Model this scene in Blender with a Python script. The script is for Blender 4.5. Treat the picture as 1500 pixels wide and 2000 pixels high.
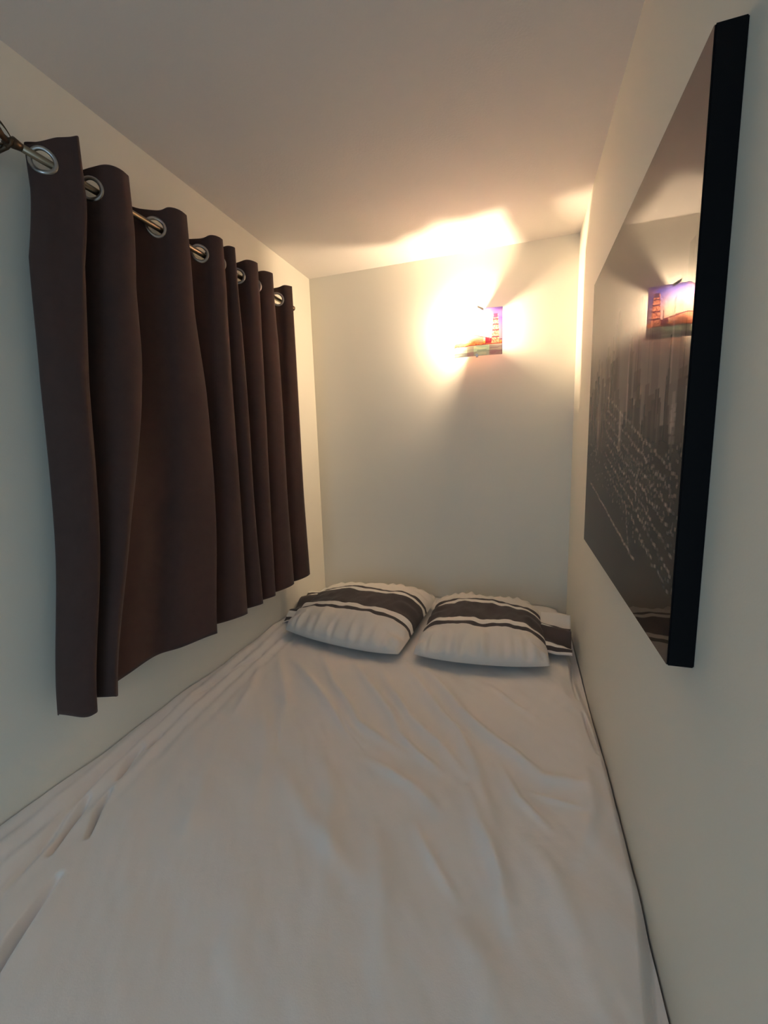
import bpy, bmesh, math, random
import numpy as np
from mathutils import Vector, Matrix

random.seed(4); np.random.seed(4)
sc = bpy.context.scene
for o in list(bpy.data.objects): bpy.data.objects.remove(o)
COL = sc.collection

# ---------------------------------------------------------------- camera
XL, XR, YB, ZB, ZC = -1.1593, 0.2407, 2.3046, 0.5, 2.3187   # left wall, right wall, back wall, bed top, ceiling
YF = -1.3                                                    # wall behind the camera
cam = bpy.data.objects.new('camera', bpy.data.cameras.new('camera'))
COL.objects.link(cam); sc.camera = cam
cam.data.sensor_fit = 'VERTICAL'; cam.data.sensor_height = 36.0
cam.data.lens = 821.6 / 2000 * 36.0
cam.data.clip_start = 0.02
f = Vector((-0.30811598, 0.93942583, -0.15014546))
r = Vector((0.95118811, 0.30710369, -0.03047124))
u = Vector((-0.01748476, 0.15220525, 0.98819423))
cam.matrix_world = Matrix(((r.x, u.x, -f.x, 0), (r.y, u.y, -f.y, 0), (r.z, u.z, -f.z, 1.3618), (0, 0, 0, 1)))

# ---------------------------------------------------------------- world, daylight, exposure
w = bpy.data.worlds.new('world'); sc.world = w; w.use_nodes = True
w.node_tree.nodes['Background'].inputs['Color'].default_value = (0.55, 0.75, 1.0, 1)
w.node_tree.nodes['Background'].inputs['Strength'].default_value = 0.05
DAY_POWER, DAY_COLOR = 6.3, (0.52, 0.76, 1.0)
BULB_STRENGTH, BULB_COLOR = 4700.0, (1.0, 0.76, 0.50)
day = bpy.data.lights.new('doorway_daylight', 'AREA'); day.shape = 'RECTANGLE'; day.size = 0.8; day.size_y = 1.9
day.energy = DAY_POWER; day.color = DAY_COLOR
do = bpy.data.objects.new('doorway_daylight', day); COL.objects.link(do)
do.location = (-0.30, YF + 0.01, 1.1); do.rotation_euler = (math.radians(90), 0, 0)
vs = sc.view_settings
sc.display_settings.display_device = 'sRGB'
vs.view_transform = 'Standard'; vs.look = 'None'; vs.gamma = 1.0; vs.exposure = 0.72; vs.use_curve_mapping = False

# ---------------------------------------------------------------- helpers
def srgb(c): return tuple(((x / 255) / 12.92 if x / 255 <= .04045 else ((x / 255 + .055) / 1.055) ** 2.4) for x in c)

def mat(name, color, rough=0.8, spec=0.3, metal=0.0, bump=None, var=None, sheen=0.0, coat=0.0):
    m = bpy.data.materials.new(name); m.use_nodes = True
    nt = m.node_tree; b = nt.nodes['Principled BSDF']
    b.inputs['Base Color'].default_value = (*color, 1); b.inputs['Roughness'].default_value = rough
    b.inputs['Specular IOR Level'].default_value = spec; b.inputs['Metallic'].default_value = metal
    b.inputs['Sheen Weight'].default_value = sheen; b.inputs['Coat Weight'].default_value = coat
    tc = nt.nodes.new('ShaderNodeTexCoord')
    if var:
        n = nt.nodes.new('ShaderNodeTexNoise'); n.inputs['Scale'].default_value = var[0]; n.inputs['Detail'].default_value = 4
        nt.links.new(tc.outputs['Object'], n.inputs['Vector'])
        mx = nt.nodes.new('ShaderNodeMix'); mx.data_type = 'RGBA'
        mx.inputs[6].default_value = (*[c * (1 - var[1]) for c in color], 1); mx.inputs[7].default_value = (*[min(1, c * (1 + var[1])) for c in color], 1)
        nt.links.new(n.outputs['Fac'], mx.inputs[0]); nt.links.new(mx.outputs[2], b.inputs['Base Color'])
    if bump:
        prev = None
        for (s, d, st) in bump:
            n = nt.nodes.new('ShaderNodeTexNoise'); n.inputs['Scale'].default_value = s; n.inputs['Detail'].default_value = 5
            nt.links.new(tc.outputs['Object'], n.inputs['Vector'])
            bp = nt.nodes.new('ShaderNodeBump'); bp.inputs['Strength'].default_value = st; bp.inputs['Distance'].default_value = d
            nt.links.new(n.outputs['Fac'], bp.inputs['Height'])
            if prev: nt.links.new(prev.outputs[0], bp.inputs['Normal'])
            prev = bp
        nt.links.new(prev.outputs[0], b.inputs['Normal'])
    return m

def link(name, me, m, parent=None, smooth=True):
    o = bpy.data.objects.new(name, me); COL.objects.link(o)
    if m: me.materials.append(m)
    if smooth:
        for p in me.polygons: p.use_smooth = True
    if parent:
        o.parent = parent; o.matrix_parent_inverse = Matrix.Identity(4)
        o.location = -Vector(parent.location) if parent.get('_w') else (0, 0, 0)
    return o

def build(name, verts, faces, m, parent=None, smooth=True):
    me = bpy.data.meshes.new(name); me.from_pydata([tuple(v) for v in verts], [], [tuple(q) for q in faces]); me.update()
    return link(name, me, m, parent, smooth)

def bm_obj(name, bm, m, parent=None, smooth=True):
    me = bpy.data.meshes.new(name); bm.to_mesh(me); bm.free()
    return link(name, me, m, parent, smooth)

def box(name, lo, hi, m, parent=None, bevel=0.0):
    bm = bmesh.new(); bmesh.ops.create_cube(bm, size=1)
    for v in bm.verts:
        for i in range(3): v.co[i] = lo[i] + (v.co[i] + .5) * (hi[i] - lo[i])
    if bevel: bmesh.ops.bevel(bm, geom=bm.edges[:], offset=bevel, segments=2, affect='EDGES')
    return bm_obj(name, bm, m, parent, smooth=False)

def tube(bm, pts, rad, seg=14, caps=True):
    pts = [Vector(p) for p in pts]; rings = []
    rads = rad if isinstance(rad, (list, tuple)) else [rad] * len(pts)
    ref = Vector((0, 0, 1))
    for i, p in enumerate(pts):
        t = (pts[min(i + 1, len(pts) - 1)] - pts[max(i - 1, 0)]).normalized()
        a = t.cross(ref if abs(t.z) < .95 else Vector((1, 0, 0))).normalized(); b = t.cross(a)
        rings.append([bm.verts.new(p + (a * math.cos(k * 2 * math.pi / seg) + b * math.sin(k * 2 * math.pi / seg)) * rads[i]) for k in range(seg)])
    for i in range(len(rings) - 1):
        for k in range(seg): bm.faces.new((rings[i][k], rings[i][(k + 1) % seg], rings[i + 1][(k + 1) % seg], rings[i + 1][k]))
    if caps: bm.faces.new(rings[0][::-1]); bm.faces.new(rings[-1])

def thing(name, label, cat, loc):
    o = bpy.data.objects.new(name, None); COL.objects.link(o); o.location = loc; o.empty_display_size = .05
    o['label'] = label; o['category'] = cat; o['_w'] = 1
    return o
def tag(o, label, cat): o['label'] = label; o['category'] = cat; return o
def structure(o): o['kind'] = 'structure'; return o

def grid_faces(nu, nv, off=0):
    i, j = np.meshgrid(np.arange(nu - 1), np.arange(nv - 1), indexing='ij')
    a = (off + i * nv + j).ravel()
    return np.stack([a, a + nv, a + nv + 1, a + 1], 1)

def fast_mesh(name, V, F):
    me = bpy.data.meshes.new(name)
    me.vertices.add(len(V)); me.vertices.foreach_set('co', np.asarray(V, dtype=np.float32).ravel())
    n = len(F); me.loops.add(4 * n); me.loops.foreach_set('vertex_index', np.asarray(F, dtype=np.int32).ravel())
    me.polygons.add(n); me.polygons.foreach_set('loop_start', np.arange(n, dtype=np.int32) * 4)
    me.update(calc_edges=True); me.validate()
    return me

def vnoise(x, y, seed=0):
    """smooth value noise on numpy arrays"""
    xi = np.floor(x).astype(int); yi = np.floor(y).astype(int); fx = x - xi; fy = y - yi
    fx = fx * fx * (3 - 2 * fx); fy = fy * fy * (3 - 2 * fy)
    def h(a, b):
        s = np.sin(a * 127.1 + b * 311.7 + seed * 74.7) * 43758.5453
        return s - np.floor(s)
    return (h(xi, yi) * (1 - fx) + h(xi + 1, yi) * fx) * (1 - fy) + (h(xi, yi + 1) * (1 - fx) + h(xi + 1, yi + 1) * fx) * fy - .5

def sstep(a, b, x):
    t = np.clip((x - a) / (b - a), 0, 1); return t * t * (3 - 2 * t)

# ---------------------------------------------------------------- materials
wall_m = mat('wall_paint', (0.86, 0.82, 0.715), .55, .3, bump=[(260, .0006, .25), (9, .003, .2)])
ceil_m = mat('ceiling_paint', (0.80, 0.75, 0.70), .8, .2, bump=[(150, .0015, .45), (14, .003, .25)])
floor_m = mat('floor_wood', (0.20, 0.12, 0.07), .5, .4, var=(6, .3))
sheet_m = mat('sheet_cotton', (0.86, 0.82, 0.79), .9, .1, bump=[(420, .0006, .3), (38, .002, .35)], sheen=.15)
matt_m = mat('mattress_ticking', (0.50, 0.46, 0.42), .9, .1)
curt_m = mat('curtain_fabric', (0.066, 0.040, 0.035), .9, .15, bump=[(700, .0006, .4)], var=(30, .12), sheen=.12)
eye_m = mat('eyelet_metal', (0.42, 0.41, 0.40), .28, .5, metal=1)
rod_m = mat('rod_metal', (0.30, 0.24, 0.17), .3, .5, metal=1)
fin_m = mat('finial_bronze', (0.10, 0.07, 0.045), .4, .5, metal=.8)
black_m = mat('frame_black', (0.0025, 0.0025, 0.0035), .6, .12)
lamp_m = mat('lamp_white_metal', (0.75, 0.73, 0.70), .35, .5)
chrome_m = mat('lamp_clip_metal', (0.35, 0.34, 0.32), .3, .5, metal=1)

# ---------------------------------------------------------------- room shell
T = 0.12
structure(box('floor', (XL - T, YF - T, -T), (XR + T, YB + T, 0), floor_m))
structure(box('ceiling', (XL - T, YF - T, ZC), (XR + T, YB + T, ZC + T), ceil_m))
structure(box('wall_left', (XL - T, YF - T, 0), (XL, YB + T, ZC), wall_m))
structure(box('wall_right', (XR, YF - T, 0), (XR + T, YB + T, ZC), wall_m))
structure(box('wall_back', (XL, YB, 0), (XR, YB + T, ZC), wall_m))
bm = bmesh.new()
for lo, hi in (((XL, YF - T, 0), (-.75, YF, ZC)), ((.15, YF - T, 0), (XR, YF, ZC)), ((-.75, YF - T, 2.05), (.15, YF, ZC))):
    g = bmesh.ops.create_cube(bm, size=1)
    for v in g['verts']:
        for i in range(3): v.co[i] = lo[i] + (v.co[i] + .5) * (hi[i] - lo[i])
structure(bm_obj('wall_front', bm, wall_m, smooth=False))

# ---------------------------------------------------------------- bed
bed = thing('bed', 'low double bed base and mattress wedged between both walls under the white sheet', 'bed', (-.45, 1.25, 0))
box('bed_base', (XL + .03, .22, 0), (XR - .03, YB - .01, .24), matt_m, bed, .01)
box('mattress', (XL + .03, .20, .24), (XR - .045, YB - .01, .448), matt_m, bed, .03)

# sheet: height field with creases, strokes given in metres on the bed top
strokes = [  # (points, height, half width)
 ([(-.90, 1.45), (-.74, 1.31), (-.58, 1.16), (-.44, 1.05)], .010, .022),
 ([(-.79, 1.50), (-.615, 1.28), (-.48, 1.135), (-.29, 1.04)], .010, .020),
 ([(-.63, 1.47), (-.40, 1.21), (-.30, 1.08)], .011, .022),
 ([(-.52, 1.46), (-.33, 1.20), (-.21, 1.11), (-.12, 1.0)], .010, .020),
 ([(-.43, 1.51), (-.26, 1.28), (-.16, 1.17), (-.10, 1.04), (-.05, .86), (-.01, .72)], .013, .024),
 ([(-.34, 1.50), (-.17, 1.27), (-.07, 1.17), (.02, 1.09), (.07, 1.05), (.16, 1.055)], .014, .022),
 ([(-.09, 1.45), (.0, 1.35), (.05, 1.31)], .005, .014),
 ([(-.34, 1.12), (-.26, 1.05), (-.19, 1.0)], .008, .016),
 ([(-.40, 1.0), (-.26, .94), (-.17, .87)], .007, .02),
 ([(-.11, .96), (-.075, .86), (-.035, .78), (-.01, .68)], .012, .018),
 ([(-.22, .83), (-.16, .755), (-.11, .69)], .006, .014),
 ([(-.035, 1.06), (.005, .965), (.07, .90)], .007, .014),
 ([(.02, 1.0), (.08, .985), (.16, .975)], .004, .010),
 ([(.19, 1.13), (.17, .96), (.13, .84)], .009, .022),
 ([(-.62, .90), (-.47, .77), (-.31, .68)], .006, .03),
 ([(-.98, 1.48), (-.86, 1.30), (-.75, 1.15), (-.70, 1.0)], .009, .026),
 ([(-1.02, 1.40), (-.93, 1.2), (-.88, 1.05)], .008, .022),
 ([(-.80, 1.10), (-.68, .92), (-.60, .75)], .007, .032),
 ([(-.55, 1.0), (-.44, .85), (-.38, .70), (-.34, .55)], .007, .03),
 ([(-.86, .95), (-.76, .75), (-.70, .60)], .006, .035),
 ([(-.30, .80), (-.24, .65), (-.20, .5)], .007, .03),
 ([(-.10, .66), (-.05, .6), (.0, .5)], .008, .04),
 ([(-.52, .62), (-.46, .5), (-.42, .4)], .006, .035),
 ([(.05, .85), (.10, .72), (.13, .6)], .007, .03),
]
creases = [  # narrow sunk lines near the left wall and near the right edge
 ([(-.70, .15), (-.80, .27), (-.849, .365), (-.874, .42), (-.907, .50)], .030, .008),
 ([(-.981, .535), (-1.016, .609), (-1.048, .675)], .022, .006),
 ([(-.939, .589), (-.984, .649), (-1.012, .707)], .020, .006),
 ([(-1.033, .746), (-1.06, .81), (-1.068, .86)], .018, .006),
 ([(-1.049, .862), (-1.058, .92)], .018, .006),
 ([(-.97, .431), (-1.0, .5), (-1.05, .616), (-1.10, .756), (-1.125, 1.037)], .010, .008),
 ([(-1.103, 1.11), (-1.094, 1.24), (-1.078, 1.34), (-1.05, 1.45)], .012, .007),
 ([(.207, 1.763), (.196, 1.6), (.198, 1.464)], .012, .006),
 ([(.208, 1.38), (.213, 1.28), (.222, 1.2)], .018, .006),
 ([(-.60, 1.20), (-.50, 1.09), (-.42, 1.03)], .004, .006),
 ([(-.24, 1.28), (-.17, 1.2), (-.12, 1.12)], .005, .007),
 ([(-.72, 1.05), (-.66, .95)], .003, .006),
]
def stroke_field(X, Y, pts, width):
    """profile along a polyline: returns falloff in 0..1 that tapers to both ends"""
    P = np.array(pts); seg = np.linalg.norm(np.diff(P, axis=0), axis=1); L = seg.sum(); best = np.full(X.shape, 1e9); tt = np.zeros(X.shape); side = np.zeros(X.shape); acc = 0
    for i in range(len(P) - 1):
        d = P[i + 1] - P[i]; l = seg[i]; t = np.clip(((X - P[i, 0]) * d[0] + (Y - P[i, 1]) * d[1]) / (l * l), 0, 1)
        ex = X - P[i, 0] - t * d[0]; ey = Y - P[i, 1] - t * d[1]; q = np.hypot(ex, ey)
        m = q < best; best = np.where(m, q, best); tt = np.where(m, (acc + t * l) / L, tt); side = np.where(m, np.sign(d[0] * ey - d[1] * ex), side); acc += l
    taper = np.sin(np.pi * np.clip(tt * .9 + .05, 0, 1)) ** .7
    return np.exp(-(best / width) ** 2) * taper, best, side
def sheet_height(X, Y):
    Z = np.full(X.shape, ZB)
    wob = .012
    Xw = X + wob * vnoise(X * 9, Y * 9, 3); Yw = Y + wob * vnoise(X * 9, Y * 9, 8)
    for pts, h, wd in strokes: Z += h * 1.45 * stroke_field(Xw, Yw, pts, wd * .8)[0]
    for pts, h, wd in creases: Z -= 1.35 * h * stroke_field(X, Y, pts, wd)[0]
    # soft undulations and fine creasing which run mostly from upper left to lower right
    A = (X * .80 + Y * .60); B = (-X * .60 + Y * .80)
    Z += .010 * vnoise(A * 9, B * 3.5, 1) + .0045 * vnoise(A * 22, B * 7, 5) + .0022 * vnoise(A * 45, B * 18, 9)
    Z += .006 * vnoise(X * 3, Y * 3, 2)
    # long pulled folds parallel to the left wall
    e = np.exp(-((X - XL - .09) / .09) ** 2)
    Z += e * (.006 * np.sin((X + .10 * (Y - .9)) * 2 * np.pi / .055 + 2.2 * vnoise(X * 3, Y * 3, 4)) + .012 * (1 - (X - XL) / .1))
    # tucked down at the right edge
    edge = .205 + .034 * sstep(1.75, 1.15, Y) - .034 * sstep(.85, .55, Y)
    Z -= .034 * sstep(edge - .018, edge + .012, X)
    Z -= .012 * sstep(edge - .07, edge, X)
    # sag near the foot of the bed
    Z -= .035 * sstep(.26, .20, Y)
    return Z
xs = np.concatenate([np.linspace(XL + .004, XL + .34, 190, endpoint=False), np.linspace(XL + .34, XR - .06, 290, endpoint=False), np.linspace(XR - .06, XR - .004, 40)])
ys = np.linspace(.16, YB - .006, 620)
X, Y = np.meshgrid(xs, ys, indexing='ij'); Z = sheet_height(X, Y)
V = np.stack([X, Y, Z], 2).reshape(-1, 3); F = grid_faces(len(xs), len(ys))
# hem that hangs down over the foot of the bed
skirt = np.stack([xs, np.full(len(xs), .155) + .006 * np.sin(xs * 30), np.full(len(xs), .452)], 1); n0 = len(V)
V = np.concatenate([V, skirt]); i = np.arange(len(xs) - 1); a = i * len(ys)
F = np.concatenate([F, np.stack([a, n0 + i, n0 + i + 1, a + len(ys)], 1)])
sheet = link('bed_sheet', fast_mesh('bed_sheet', V, F[:, ::-1] if False else F), sheet_m)
sheet['label'] = 'wrinkled off-white cotton sheet covering the whole mattress between the walls'; sheet['category'] = 'sheet'

# ---------------------------------------------------------------- pillows
def stripe_mat():
    m = mat('pillowcase_striped', (0.72, 0.67, 0.60), .9, .1, bump=[(420, .0006, .3), (45, .002, .3)], sheen=.15)
    nt = m.node_tree; b = nt.nodes['Principled BSDF']
    at = nt.nodes.new('ShaderNodeUVMap'); at.uv_map = 'cloth'
    sep = nt.nodes.new('ShaderNodeSeparateXYZ'); nt.links.new(at.outputs[0], sep.inputs[0])
    rp = nt.nodes.new('ShaderNodeValToRGB'); rp.color_ramp.interpolation = 'CONSTANT'
    W = (0.80, 0.75, 0.69, 1); W2 = (.86, .83, .78, 1); D = (0.075, 0.066, 0.066, 1)
    els = [(0, W), (.245, D), (.285, W2), (.335, D), (.60, W2), (.65, D), (.685, W)]
    cr = rp.color_ramp; cr.elements[0].position = 0; cr.elements[0].color = W; cr.elements[1].position = els[1][0]; cr.elements[1].color = D
    for p, c in els[2:]:
        e = cr.elements.new(p); e.color = c
    nt.links.new(sep.outputs['Y'], rp.inputs[0]); nt.links.new(rp.outputs[0], b.inputs['Base Color'])
    return m
case_m = stripe_mat()

def set_uv(me, uvs):
    uv = me.uv_layers.new(name='cloth'); li = np.empty(len(me.loops), dtype=np.int32); me.loops.foreach_get('vertex_index', li)
    uv.data.foreach_set('uv', np.asarray(uvs, dtype=np.float32)[li].ravel())

def pillow_surface(corners, T_, seed, puff, bow=.09):
    """closed pillow on a quad of world corners (front-left, front-right, back-right, back-left)"""
    n, m_ = 110, 90
    uu = np.linspace(-1, 1, n); vv = np.linspace(-1, 1, m_); U, Vv = np.meshgrid(uu, vv, indexing='ij')
    c = np.array(corners); s = (U + 1) / 2; t = (Vv + 1) / 2
    # edges pulled inwards between the corners
    cor = (U * Vv) ** 4 * .035; s2 = .5 + (s - .5) * (1 - .03 * (1 - Vv ** 2) - cor); t2 = .5 + (t - .5) * (1 + bow * (1 - U ** 2) - cor)
    base = ((1 - s2) * (1 - t2))[..., None] * c[0] + (s2 * (1 - t2))[..., None] * c[1] + (s2 * t2)[..., None] * c[2] + ((1 - s2) * t2)[..., None] * c[3]
    Vs = 2 * ((Vv + 1) / 2) ** 1.0 - 1
    prof = (np.clip(1 - np.abs(U) ** 3.6, 0, 1) ** .45) * (np.clip(1 - np.abs(Vs) ** puff, 0, 1) ** .42)
    rad = np.maximum(np.abs(U), np.abs(Vv))
    wr = .016 * vnoise(U * 3 + seed, Vv * 2.2, seed) + .007 * vnoise((U + Vv * .7) * 7 + seed, (Vv - U) * 3, seed + 1) + .003 * vnoise(U * 16, Vv * 8 + seed, seed + 2) + .012 * vnoise(U * 5 - Vv * 2.5, (Vv + U) * 1.6 + seed, seed + 7)
    edgew = sstep(.55, .95, rad) * (1 - sstep(.97, 1.0, rad)) * (.006 * np.sin((U * 34 + 3 * vnoise(U * 6, Vv, seed)) * (np.abs(Vv) > np.abs(U))) + .006 * np.sin(Vv * 24 + seed) * (np.abs(U) >= np.abs(Vv)))
    top = base.copy(); top[..., 2] += T_ * .86 * prof + wr * np.clip(prof * 2, 0, 1) + edgew
    bot = base.copy(); bot[..., 2] -= T_ * .14 * prof
    return U, Vv, top, bot, n, m_

def make_pillow(label, corners, T_, seed, puff=2.6):
    cx, cy = np.mean([q[0] for q in corners]), np.mean([q[1] for q in corners])
    root = thing('pillow', label, 'pillow', (cx, cy, ZB)); root['group'] = 'striped pillows at the head of the bed'
    U, Vv, top, bot, n, m_ = pillow_surface(corners, T_, seed, puff)
    V = np.concatenate([top.reshape(-1, 3), bot.reshape(-1, 3)])
    F1 = grid_faces(n, m_); F2 = grid_faces(n, m_, n * m_)[:, ::-1]
    # stitch the rim
    ring = [i * m_ for i in range(n)] + [(n - 1) * m_ + j for j in range(1, m_)] + [i * m_ + m_ - 1 for i in range(n - 2, -1, -1)] + [j for j in range(m_ - 2, 0, -1)]
    ring = np.array(ring); nx = np.roll(ring, -1)
    F3 = np.stack([ring, ring + n * m_, nx + n * m_, nx], 1)
    me = fast_mesh('pillowcase', V, np.concatenate([F1, F2, F3]))
    uv = np.stack([(U + 1) / 2, (Vv + 1) / 2], 2).reshape(-1, 2); set_uv(me, np.concatenate([uv, uv]))
    link('pillowcase', me, case_m, root)
    return root

def make_flap(root, P, vr, seed, thick=.004, crumple=.012):
    """loose open end of a pillowcase: P = world corners of the cloth (at the pillow front, outer front, outer back, at the pillow back)"""
    n, m_ = 24, 60; s, t = np.meshgrid(np.linspace(0, 1, n), np.linspace(0, 1, m_), indexing='ij'); c = np.array(P)
    b = ((1 - s) * (1 - t))[..., None] * c[0] + (s * (1 - t))[..., None] * c[1] + (s * t)[..., None] * c[2] + ((1 - s) * t)[..., None] * c[3]
    b[..., 2] += crumple * np.sin(t * 15 + seed + s * 2) * (.35 + .65 * s) + .008 * vnoise(s * 4 + seed, t * 9, seed)
    b[..., 2] = np.maximum(b[..., 2], ZB + .012)
    lo = b.copy(); lo[..., 2] -= thick
    V = np.concatenate([b.reshape(-1, 3), lo.reshape(-1, 3)])
    ring = [i * m_ for i in range(n)] + [(n - 1) * m_ + j for j in range(1, m_)] + [i * m_ + m_ - 1 for i in range(n - 2, -1, -1)] + [j for j in range(m_ - 2, 0, -1)]
    ring = np.array(ring); nx = np.roll(ring, -1)
    me = fast_mesh('case_flap', V, np.concatenate([grid_faces(n, m_), grid_faces(n, m_, n * m_)[:, ::-1], np.stack([ring, ring + n * m_, nx + n * m_, nx], 1)]))
    uv = np.stack([s, vr[0] + t * (vr[1] - vr[0])], 2).reshape(-1, 2); set_uv(me, np.concatenate([uv, uv]))
    return link('case_flap', me, case_m, root)

z0 = ZB + .036
pl = make_pillow('striped white pillow on the left, its corner against the curtain-side wall',
    [(-1.055, 1.625, z0 - .002), (-.45, 1.515, z0), (-.41, 2.14, z0 + .02), (-1.06, 2.16, z0 + .01)], .120, 3, 2.4)
make_flap(pl, [(-1.03, 1.72, z0 + .01), (-1.125, 1.74, z0 - .012), (-1.145, 2.06, z0 + .03), (-1.02, 2.06, z0 + .05)], (.22, .70), 2)
pr = make_pillow('striped white pillow on the right, nearer the wall with the big picture',
    [(-.41, 1.535, z0), (.125, 1.575, z0), (.10, 2.12, z0 + .01), (-.40, 2.14, z0 + .02)], .105, 11, 2.4)
make_flap(pr, [(.095, 1.70, z0 + .01), (.205, 1.70, z0 - .016), (.224, 1.98, z0 + .045), (.095, 1.98, z0 + .05)], (.23, .85), 5, .004, .018)

# ---------------------------------------------------------------- curtain
zrows = [2.112, 1.83, 1.55, 1.14, .725]
ridges = [[.861, .996, 1.207, 1.380, 1.449, 1.591, 1.701, 1.862],
          [.834, .980, 1.202, 1.373, 1.454, 1.585, 1.710, 1.862],
          [.805, .960, 1.223, 1.366, 1.455, 1.576, 1.711, 1.860],
          [.780, .865, 1.212, 1.359, 1.447, 1.560, 1.702, 1.858],
          [.715, .770, 1.164, 1.345, 1.454, 1.550, 1.710, 1.872]]
startY = [.790, .764, .749, .726, .672]
faceF = [.42, .62, .62, .10, .50, .10, .64]      # where each face crosses the rod
def controls(k):
    R = ridges[k]; lo = k / 4
    y0 = startY[k] - .004; g0 = R[0] - y0
    C = [(y0 + .006, .048), (y0, .062), (y0 + g0 * .20, .088 if k < 2 else .102), (y0 + g0 * .50, .104 if k < 2 else .124), (y0 + g0 * .78, .122 if k < 2 else .134), (R[0] - .003, .132)]
    for i in range(7):
        P, N = R[i], R[i + 1]; g = N - P
        vd = .035 if k < 2 else .045
        back = P + min(.020, g * .24); val = P + min(.046, g * .38); mid = P + (faceF[i] * (1 - lo) + min(.38, faceF[i]) * lo) * g; mid = min(mid, N - .03 * min(1, g / .15))
        rr_ = min(1, g / .15)
        mid = max(mid, P + .055 * rr_); q_ = N - mid
        C += [(P + .010 * rr_, .122), (P + .021 * rr_, .098), (P + .026 * rr_, .070), (P + .040 * rr_, vd), (mid, .09), (mid + .28 * q_, .119), (mid + .66 * q_, .136), (N - .003, .134)]
        if i == 1 and k >= 3:                     # the wide flared fold with a soft crease
            C[-5] = (P + .10, .066); C[-4] = (P + g * .50, .064); C[-3] = (P + g * .66, .104); C[-2] = (N - .05, .126)
    C += [(R[7] + .008, .118), (R[7] + .010, .095)]
    return np.array(C)
def catmull(C, n):
    P = np.vstack([2 * C[0] - C[1], C, 2 * C[-1] - C[-2]]); out = []
    m_ = len(C) - 1; t = np.linspace(0, m_, n); i = np.minimum(t.astype(int), m_ - 1); q = (t - i)[:, None]
    p0, p1, p2, p3 = P[i], P[i + 1], P[i + 2], P[i + 3]
    return .5 * ((2 * p1) + (-p0 + p2) * q + (2 * p0 - 5 * p1 + 4 * p2 - p3) * q ** 2 + (-p0 + 3 * p1 - 3 * p2 + p3) * q ** 3)
NC = 900
rows = [catmull(controls(k), NC) for k in range(5)]
zz = np.concatenate([np.linspace(2.112, 1.985, 52, endpoint=False), np.linspace(1.985, .725, 90)])
zr = np.array(zrows)
def row_at(z):
    # the first 13 cm hang straight from the eyelets
    z = np.minimum(z, 2.112); q = np.interp(-z, -np.array([2.112, 1.99, 1.83, 1.55, 1.14, .725]), [0, 0.0, 1, 2, 3, 4])
    i = int(min(math.floor(q), 3)); t = q - i
    a = [rows[max(i - 1, 0)], rows[i], rows[i + 1], rows[min(i + 2, 4)]]
    if z >= 1.99: return rows[0]
    if i == 0: t = t ** 1.3; return rows[0] * (1 - t) + rows[1] * t
    return .5 * ((2 * a[1]) + (-a[0] + a[2]) * t + (2 * a[0] - 5 * a[1] + 4 * a[2] - a[3]) * t ** 2 + (-a[0] + 3 * a[1] - 3 * a[2] + a[3]) * t ** 3)
arr = np.zeros((NC, len(zz), 3))
cidx = np.linspace(0, 1, NC)
for j, z in enumerate(zz):
    R_ = row_at(z); arr[:, j, 0] = XL + R_[:, 1]; arr[:, j, 1] = R_[:, 0]
    zc = z + (.0025 * np.sin(cidx * 150) * (z > 2.105)) + (.008 * np.sin(cidx * 47) * sstep(.80, .725, z)) - .020 * sstep(.80, .725, z) * np.exp(-((R_[:, 0] - .690) / .022) ** 2)
    zc = zc + sstep(2.080, 2.112, z) * (-np.clip(.014 * (.132 - R_[:, 1]) / .044, -.002, .022) - .010 * sstep(.83, .79, R_[:, 0]) + .014 * np.exp(-((R_[:, 0] - .862) / .02) ** 2))
    arr[:, j, 2] = zc
curtain = thing('curtain', 'dark brown eyelet curtain hanging in deep folds along the left wall', 'curtain', (XL + .09, 1.3, .73))
# arc length of the top row for the eyelets
top = rows[0]; ds = np.hypot(*np.diff(top, axis=0).T); S = np.concatenate([[0], np.cumsum(ds)])
ROD_OFF, ROD_Z = .088, 2.048
cross = [i for i in range(NC - 1) if (top[i, 1] - ROD_OFF) * (top[i + 1, 1] - ROD_OFF) < 0]
sel = []
for i in cross:
    if not sel or S[i] - S[sel[-1]] > .05: sel.append(i)
RO, RI = .031, .0205
F = grid_faces(NC, len(zz)); cen_s = np.repeat(S, len(zz)).reshape(NC, len(zz)); cz = np.tile(zz, (NC, 1))
fs = (cen_s.ravel()[F]).mean(1); fz = (cz.ravel()[F]).mean(1); keep = np.ones(len(F), bool)
for i in cross: keep &= np.hypot(fs - S[i], fz - ROD_Z) > RI + .003
V = arr.reshape(-1, 3)
me = fast_mesh('fabric', V, F[keep]); fab = link('fabric', me, curt_m, curtain)
so = fab.modifiers.new('thickness', 'SOLIDIFY'); so.thickness = .0022; so.offset = 0
def on_curve(s):
    y = np.interp(s, S, top[:, 0]); o_ = np.interp(s, S, top[:, 1]); e = .004
    ty = np.interp(s + e, S, top[:, 0]) - np.interp(s - e, S, top[:, 0]); to = np.interp(s + e, S, top[:, 1]) - np.interp(s - e, S, top[:, 1])
    l = math.hypot(ty, to) + 1e-9
    return Vector((XL + o_, y, 0)), Vector((ty / l, -to / l, 0))       # point, normal (x, y)
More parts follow.
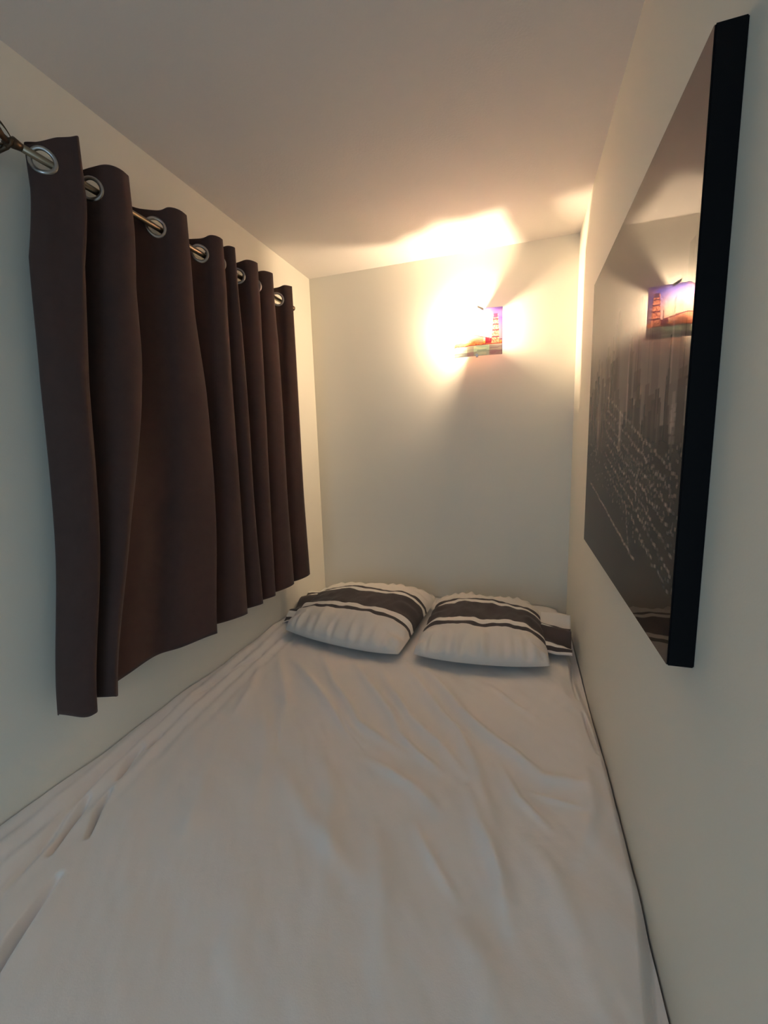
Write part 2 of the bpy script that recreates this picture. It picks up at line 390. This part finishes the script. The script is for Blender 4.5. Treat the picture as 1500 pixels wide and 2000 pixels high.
for i in sel:
    bm = bmesh.new(); n, m_ = 40, 10; g = []
    for a in range(n):
        th = 2 * math.pi * a / n; rr = []
        for b in range(m_):
            ph = 2 * math.pi * b / m_; rad = (RO + RI) / 2 + math.cos(ph) * (RO - RI) / 2; hgt = math.sin(ph) * .0042
            p, nn = on_curve(min(max(S[i] + rad * math.cos(th), .001), S[-1] - .001))
            rr.append(bm.verts.new(p + nn * hgt + Vector((0, 0, ROD_Z + rad * math.sin(th)))))
        g.append(rr)
    for a in range(n):
        for b in range(m_): bm.faces.new((g[a][b], g[(a + 1) % n][b], g[(a + 1) % n][(b + 1) % m_], g[a][(b + 1) % m_]))
    bm_obj('eyelet', bm, eye_m, curtain)

# ---------------------------------------------------------------- curtain rod
XRD = XL + ROD_OFF
rod = thing('curtain_rod', 'thin bronze curtain rod with a leaf finial above the left wall curtain', 'curtain rod', (XRD, 1.3, ROD_Z))
bm = bmesh.new(); tube(bm, [(XRD, .75, ROD_Z), (XRD, 1.0, ROD_Z), (XRD, 1.4, ROD_Z), (XRD, 1.93, ROD_Z)], .0085, 18); bm_obj('rod', bm, rod_m, rod)
fin = None
for yb, d in ((.75, -1), (1.93, 1)):
    bm = bmesh.new(); tube(bm, [(XRD, yb - d * .005, ROD_Z), (XRD, yb + d * .012, ROD_Z), (XRD, yb + d * .018, ROD_Z)], [.0085, .012, .006], 16)
    for k in range(4 if d < 0 else 1):
        a0 = k * math.pi / 2 + .5; N = 22; prev = None
        if d > 0: continue
        for q in range(N + 1):
            t = q / N; ang = a0 + t * 2.4; R_ = .004 + .030 * math.sin(math.pi * t) ** .8; wdt = .0015 + .011 * math.sin(math.pi * t) ** 1.5
            yy = yb + d * (.015 + .135 * t)
            c_ = Vector((XRD + R_ * math.cos(ang), yy, ROD_Z + R_ * math.sin(ang))); tn = Vector((-math.sin(ang), 0, math.cos(ang))); no = Vector((math.cos(ang), 0, math.sin(ang)))
            cur = [bm.verts.new(c_ + tn * wdt * sx + no * .0012 * sy) for sx, sy in ((-1, -1), (1, -1), (1, 1), (-1, 1))]
            if prev:
                for e in range(4): bm.faces.new((prev[e], prev[(e + 1) % 4], cur[(e + 1) % 4], cur[e]))
            else: bm.faces.new(cur)
            prev = cur
        bm.faces.new(prev[::-1])
    if d < 0: tube(bm, [(XRD, yb - .148, ROD_Z), (XRD, yb - .155, ROD_Z), (XRD, yb - .162, ROD_Z)], [.004, .008, .002], 12)
    o = bm_obj('finial', bm, fin_m, rod)
for yb in (.728, 1.90):
    bm = bmesh.new(); tube(bm, [(XL + .001, yb, ROD_Z - .012), (XL + .006, yb, ROD_Z - .012)], .02, 20)
    tube(bm, [(XL + .004, yb, ROD_Z - .012), (XL + .05, yb, ROD_Z - .016), (XRD - .004, yb, ROD_Z - .014)], .005, 10)
    tube(bm, [(XRD - .013, yb, ROD_Z - .002), (XRD - .009, yb, ROD_Z - .011), (XRD, yb, ROD_Z - .0145), (XRD + .009, yb, ROD_Z - .011), (XRD + .013, yb, ROD_Z - .002)], .004, 10)
    bm_obj('bracket', bm, fin_m, rod)

# ---------------------------------------------------------------- picture painted in numpy (what is printed on the things)
def print_mesh(name, P00, P10, P01, img, m, parent, bend=None, flip=False):
    """img[h, w, 3] linear, row 0 = bottom; grid of points between corners"""
    h, w_ = img.shape[:2]; s, t = np.meshgrid(np.linspace(0, 1, w_), np.linspace(0, 1, h), indexing='ij')
    P00, P10, P01 = map(np.array, (P00, P10, P01)); G = P00 + s[..., None] * (P10 - P00) + t[..., None] * (P01 - P00)
    if bend is not None: G = bend(G, s, t)
    me = fast_mesh(name, G.reshape(-1, 3), grid_faces(w_, h)[:, ::-1] if flip else grid_faces(w_, h)); c = np.ones((w_ * h, 4), np.float32); c[:, :3] = np.transpose(img, (1, 0, 2)).reshape(-1, 3)
    ca = me.color_attributes.new('print', 'FLOAT_COLOR', 'POINT'); ca.data.foreach_set('color', c.ravel())
    return link(name, me, m, parent)
def use_print(m):
    nt = m.node_tree; a = nt.nodes.new('ShaderNodeVertexColor'); a.layer_name = 'print'
    nt.links.new(a.outputs['Color'], nt.nodes['Principled BSDF'].inputs['Base Color']); return m, a

# city print: monochrome sepia skyline, river and streets at night seen from above
H, W = 420, 400
yy, xx = np.meshgrid(np.linspace(0, 1, H), np.linspace(0, 1, W), indexing='ij')      # xx: 0 = near (camera) side
g = .27 - .05 * yy + .02 * vnoise(xx * 4, yy * 6, 1)
rs = np.random.RandomState(7)
for layer, (basey, hmin, hmax, tone, cnt) in enumerate([(.42, .16, .32, .16, 26), (.38, .10, .26, .10, 34), (.34, .04, .17, .06, 40)]):
    for _ in range(cnt):
        cx = rs.rand(); wd = rs.uniform(.012, .035); hh = basey + rs.uniform(hmin, hmax); tn = tone * rs.uniform(.75, 1.3)
        m1 = (abs(xx - cx) < wd) & (yy < hh); g = np.where(m1, tn * (1 + .35 * sstep(hh - .2, hh, yy)), g)
        if rs.rand() < .4: g = np.where((abs(xx - cx) < wd * .45) & (yy < hh + .03), tn, g)
        if rs.rand() < .25: g = np.where((abs(xx - cx) < .0028) & (yy < hh + .09), tn, g)
for _ in range(26):                                                                     # pale building faces
    cx = rs.rand(); wd = rs.uniform(.003, .008); y0 = rs.uniform(.33, .5); y1 = y0 + rs.uniform(.05, .2)
    g = np.where((abs(xx - cx) < wd) & (yy > y0) & (yy < y1), g * 1.5 + .02, g)
dark = .030 + .014 * vnoise(xx * 8, yy * 8, 4); low = sstep(.44, .34, yy); g = g * (1 - low) + dark * low
def dots(fn, n, sz, amp, jitter=.004):
    global g
    for q in range(n):
        x0, y0 = fn(q / max(1, n - 1)); x0 += rs.normal(0, jitter); y0 += rs.normal(0, jitter)
        ix, iy = int(x0 * (W - 1)), int(y0 * (H - 1)); rx = max(1, int(sz * W * 1.6)); ry = max(1, rx // 2)
        if 0 <= ix < W and 0 <= iy < H: g[max(0, iy - ry):iy + ry + 1, max(0, ix - rx):ix + rx + 1] += amp * rs.uniform(.4, 1)
for k in range(7):                                                                      # lit streets and quays running in rows
    dots(lambda t, k=k: (.02 + .62 * t, .13 + .035 * k + .20 * t), 60, .004, .16, .003)
for k in range(4): dots(lambda t, k=k: (.05 + .5 * t, .33 - .02 * k + .05 * t), 36, .003, .11, .004)
dots(lambda t: (.25 + .65 * t, .125 + .125 * t), 80, .005, .16, .0015)
dots(lambda t: (.30 + .05 * t, .13 + .11 * t), 16, .003, .2, .0015)
dots(lambda t: (.16 + .22 * math.sin(t * math.pi) * .5, .30 + .07 * math.cos(t * math.pi)), 30, .003, .2, .003)
for q in range(9):                                                                      # a lit tower block
    for z_ in range(2): dots(lambda t, q=q, z_=z_: (.05 + z_ * .016, .40 + q * .008), 1, .004, .12, .001)
for _ in range(420):
    x0, y0 = rs.rand(), rs.uniform(.13, .40); 
    if y0 > .12 + .2 * x0: dots(lambda t: (x0, y0), 1, .003, .14, 0)
g = np.clip(g, .006, .6)
img = np.stack([g * 1.15, g * .88, g * .72], 2)
city_m, _ = use_print(mat('city_print_gloss', (1, 1, 1), .008, .5)); 
nt = city_m.node_tree; pb = nt.nodes['Principled BSDF']; pb.inputs['Specular IOR Level'].default_value = 0; pb.inputs['Roughness'].default_value = .8
gl = nt.nodes.new('ShaderNodeBsdfGlossy'); gl.inputs['Roughness'].default_value = 0.0; fr = nt.nodes.new('ShaderNodeFresnel'); fr.inputs[0].default_value = 1.5
ml = nt.nodes.new('ShaderNodeMath'); ml.operation = 'MULTIPLY'; ml.inputs[1].default_value = .62; ms = nt.nodes.new('ShaderNodeMixShader')
nt.links.new(fr.outputs[0], ml.inputs[0]); nt.links.new(ml.outputs[0], ms.inputs[0]); nt.links.new(pb.outputs[0], ms.inputs[1]); nt.links.new(gl.outputs[0], ms.inputs[2])
nt.links.new(ms.outputs[0], nt.nodes['Material Output'].inputs[0])
PX = XR - .034; PY0, PY1, PZ0, PZ1 = .668, 1.535, 1.036, 1.842
pic = thing('wall_picture', 'large glossy sepia night cityscape picture with deep black sides on the right wall', 'picture', (XR - .017, 1.1, 1.036))
box('frame', (PX + .0006, PY0, PZ0), (XR, PY1, PZ1), black_m, pic, .0015)
print_mesh('city_print', (PX, PY0 + .001, PZ0 + .001), (PX, PY1 - .001, PZ0 + .001), (PX, PY0 + .001, PZ1 - .001), img, city_m, pic, flip=True)

# ---------------------------------------------------------------- wall lamp
BX, BY, BZ = -.250, 2.250, 1.945
lamp = thing('wall_lamp', 'glowing wall lamp with a printed bridge and sunset shade on the back wall', 'lamp', (-.215, YB, 1.9))
bm = bmesh.new(); tube(bm, [(-.20, YB, 1.895), (-.20, YB - .010, 1.895), (-.20, YB - .014, 1.895)], [.045, .045, .040], 32); bm_obj('wall_plate', bm, lamp_m, lamp)
bm = bmesh.new(); tube(bm, [(BX + .004, BY, BZ - .014), (BX + .006, BY, BZ - .022), (BX + .010, BY, BZ - .026), (BX + .016, BY + .004, BZ - .060)], [.007, .010, .024, .026], 28)
tube(bm, [(BX + .014, BY + .006, BZ - .048), (BX + .020, YB - .004, BZ - .050)], .012, 16); bm_obj('socket', bm, lamp_m, lamp)
bulb_m = bpy.data.materials.new('bulb_glow'); bulb_m.use_nodes = True; nt = bulb_m.node_tree; nt.nodes.clear()
e = nt.nodes.new('ShaderNodeEmission'); e.inputs[0].default_value = (*BULB_COLOR, 1); e.inputs[1].default_value = BULB_STRENGTH
out = nt.nodes.new('ShaderNodeOutputMaterial'); nt.links.new(e.outputs[0], out.inputs[0])
bm = bmesh.new(); bmesh.ops.create_icosphere(bm, subdivisions=2, radius=.009, matrix=Matrix.Translation((BX, BY, BZ))); bm_obj('bulb', bm, bulb_m, lamp)

# shade print: purple sunset sky, lattice bridge tower at the right, quay sheds, green river
H, W = 150, 160
yy, xx = np.meshgrid(np.linspace(0, 1, H), np.linspace(0, 1, W), indexing='ij')
C = lambda *c: np.array(srgb(c))
sky = C(120, 110, 190)[None, None] * (1 - sstep(.95, .40, yy))[..., None] + C(255, 205, 165)[None, None] * sstep(.95, .40, yy)[..., None]
cloud = np.clip(vnoise(xx * 4 + 2, yy * 7, 3) * 2.2 + .2, 0, 1)[..., None]; sky = sky * (1 - .65 * cloud) + C(250, 185, 170) * .65 * cloud
sky = sky * (1 - sstep(.62, .95, xx) * .62)[..., None] * (np.array([1, 1, 1]) + sstep(.62, .95, xx)[..., None] * np.array([-.30, -.35, .35]))
sky = sky * (1 - .55 * sstep(.90, .99, yy))[..., None]
im = np.clip(sky, 0, 1)
def paint(mask, c, a=1.0):
    global im
    im = np.where(mask[..., None], im * (1 - a) + C(*c) * a, im)
paint(yy < .30 + .04 * vnoise(xx * 14, yy * 0, 6), (232, 130, 70))
for _ in range(90):
    x0, y0 = rs.rand(), rs.uniform(.22, .31); paint((abs(xx - x0) < .012) & (abs(yy - y0) < .01), [(250, 190, 90), (170, 60, 40), (120, 60, 60)][rs.randint(3)], .8)
deck = .32 + .16 * np.sin(np.clip((.86 - xx) / .9, 0, 1) * math.pi * .6)
paint((yy < deck) & (yy > .25) & (xx < .62), (205, 120, 85), .75)
for k in range(5): paint(abs(yy - (deck - .03 - .025 * k)) < .005, (150, 70, 60), .55)
paint(abs(yy - deck) < .011, (90, 50, 60))
paint((xx > .66) & (xx < .79) & (yy > .25) & (yy < deck + .0), (110, 35, 50))
for cx_, wd_ in ((.86, .065),):                                                         # lattice tower
    ins = (abs(xx - cx_) < wd_ * (1.25 - .5 * (yy - .25) / .6)) & (yy > .22) & (yy < .86)
    paint(ins, (222, 140, 110), .9)
    lat = ((np.mod((xx - cx_) * 13 + yy * 11 + 1.6 * vnoise(xx * 30, yy * 20, 3), 1) < .30) | (np.mod((xx - cx_) * 15 - yy * 8 + 1.2 * vnoise(xx * 30, yy * 20, 6), 1) < .22)); paint(ins & lat, (130, 60, 60), .8)
    for b in (.38, .52, .64, .75): paint(ins & (abs(yy - b) < .012), (90, 45, 60))
    paint((abs(xx - cx_) < .04) & (yy > .78) & (yy < .87), (80, 50, 80))
paint((abs(xx - (.74)) < .006) & (yy > .30) & (yy < .55), (90, 70, 80))
paint(yy < .225, (150, 178, 160)); wv = vnoise(xx * 5, yy * 40, 5); paint((yy < .225) & (wv > .12), (190, 205, 175), .6); paint((yy < .20) & (wv < -.2), (100, 110, 110), .6)
paint((yy < .10), (110, 95, 110), .45); paint((yy < .22) & (xx > .74), (120, 70, 95), .6); paint((xx > .28) & (xx < .42) & (yy < .22), (110, 70, 90), .5)
paint(abs(yy - .235) < .01, (120, 50, 50)); paint((yy > .985) | (xx > .99), (70, 60, 100))
im = np.clip(im, .01, 1)
shade_m = bpy.data.materials.new('printed_shade'); shade_m.use_nodes = True; nt = shade_m.node_tree; nt.nodes.clear()
a = nt.nodes.new('ShaderNodeVertexColor'); a.layer_name = 'print'
df = nt.nodes.new('ShaderNodeBsdfDiffuse'); tr = nt.nodes.new('ShaderNodeBsdfTranslucent'); mx = nt.nodes.new('ShaderNodeMixShader'); out = nt.nodes.new('ShaderNodeOutputMaterial')
nt.links.new(a.outputs[0], df.inputs[0]); nt.links.new(a.outputs[0], tr.inputs[0]); mx.inputs[0].default_value = .56
nt.links.new(df.outputs[0], mx.inputs[1]); nt.links.new(tr.outputs[0], mx.inputs[2]); nt.links.new(mx.outputs[0], out.inputs[0])
def bend(G, s, t):
    G = G.copy(); G[..., 1] -= .012 * np.sin(s * math.pi) * 1.0
    G[..., 2] += t * (.006 * np.sin(s * 19) * np.clip(1 - s * 1.2, 0, 1) + .004 * np.sin(s * 41) * np.clip(1 - s * 1.3, 0, 1)) + t * (-.012 * sstep(.06, .0, s))
    return G
print_mesh('shade', (-.329, 2.219, 1.797), (-.096, 2.198, 1.793), (-.329, 2.219, 2.014), im, shade_m, lamp, bend)
def strip(name, pts, wdir, wid, th, m, parent):
    bm = bmesh.new(); prev = None; wdir = Vector(wdir).normalized()
    for i, p in enumerate(pts):
        p = Vector(p); t = (Vector(pts[min(i + 1, len(pts) - 1)]) - Vector(pts[max(0, i - 1)])).normalized(); nn = t.cross(wdir).normalized()
        cur = [bm.verts.new(p + wdir * wid * .5 * sx + nn * th * .5 * sy) for sx, sy in ((-1, -1), (1, -1), (1, 1), (-1, 1))]
        if prev:
            for e_ in range(4): bm.faces.new((prev[e_], prev[(e_ + 1) % 4], cur[(e_ + 1) % 4], cur[e_]))
        else: bm.faces.new(cur)
        prev = cur
    bm.faces.new(prev[::-1]); return bm_obj(name, bm, m, parent, smooth=False)
strip('clip', [(-.208, YB - .001, 1.984), (-.206, 2.262, 1.986), (-.200, 2.215, 2.014), (-.200, 2.190, 2.019), (-.198, 2.186, 2.006)], (.8, 0, -.45), .034, .0015, chrome_m, lamp)
strip('clip', [(-.215, YB - .005, 1.86), (-.215, 2.250, 1.82), (-.215, 2.205, 1.790), (-.215, 2.186, 1.789), (-.215, 2.184, 1.802)], (1, 0, 0), .010, .0015, chrome_m, lamp)

for o in bpy.data.objects:
    if '_w' in o: del o['_w']
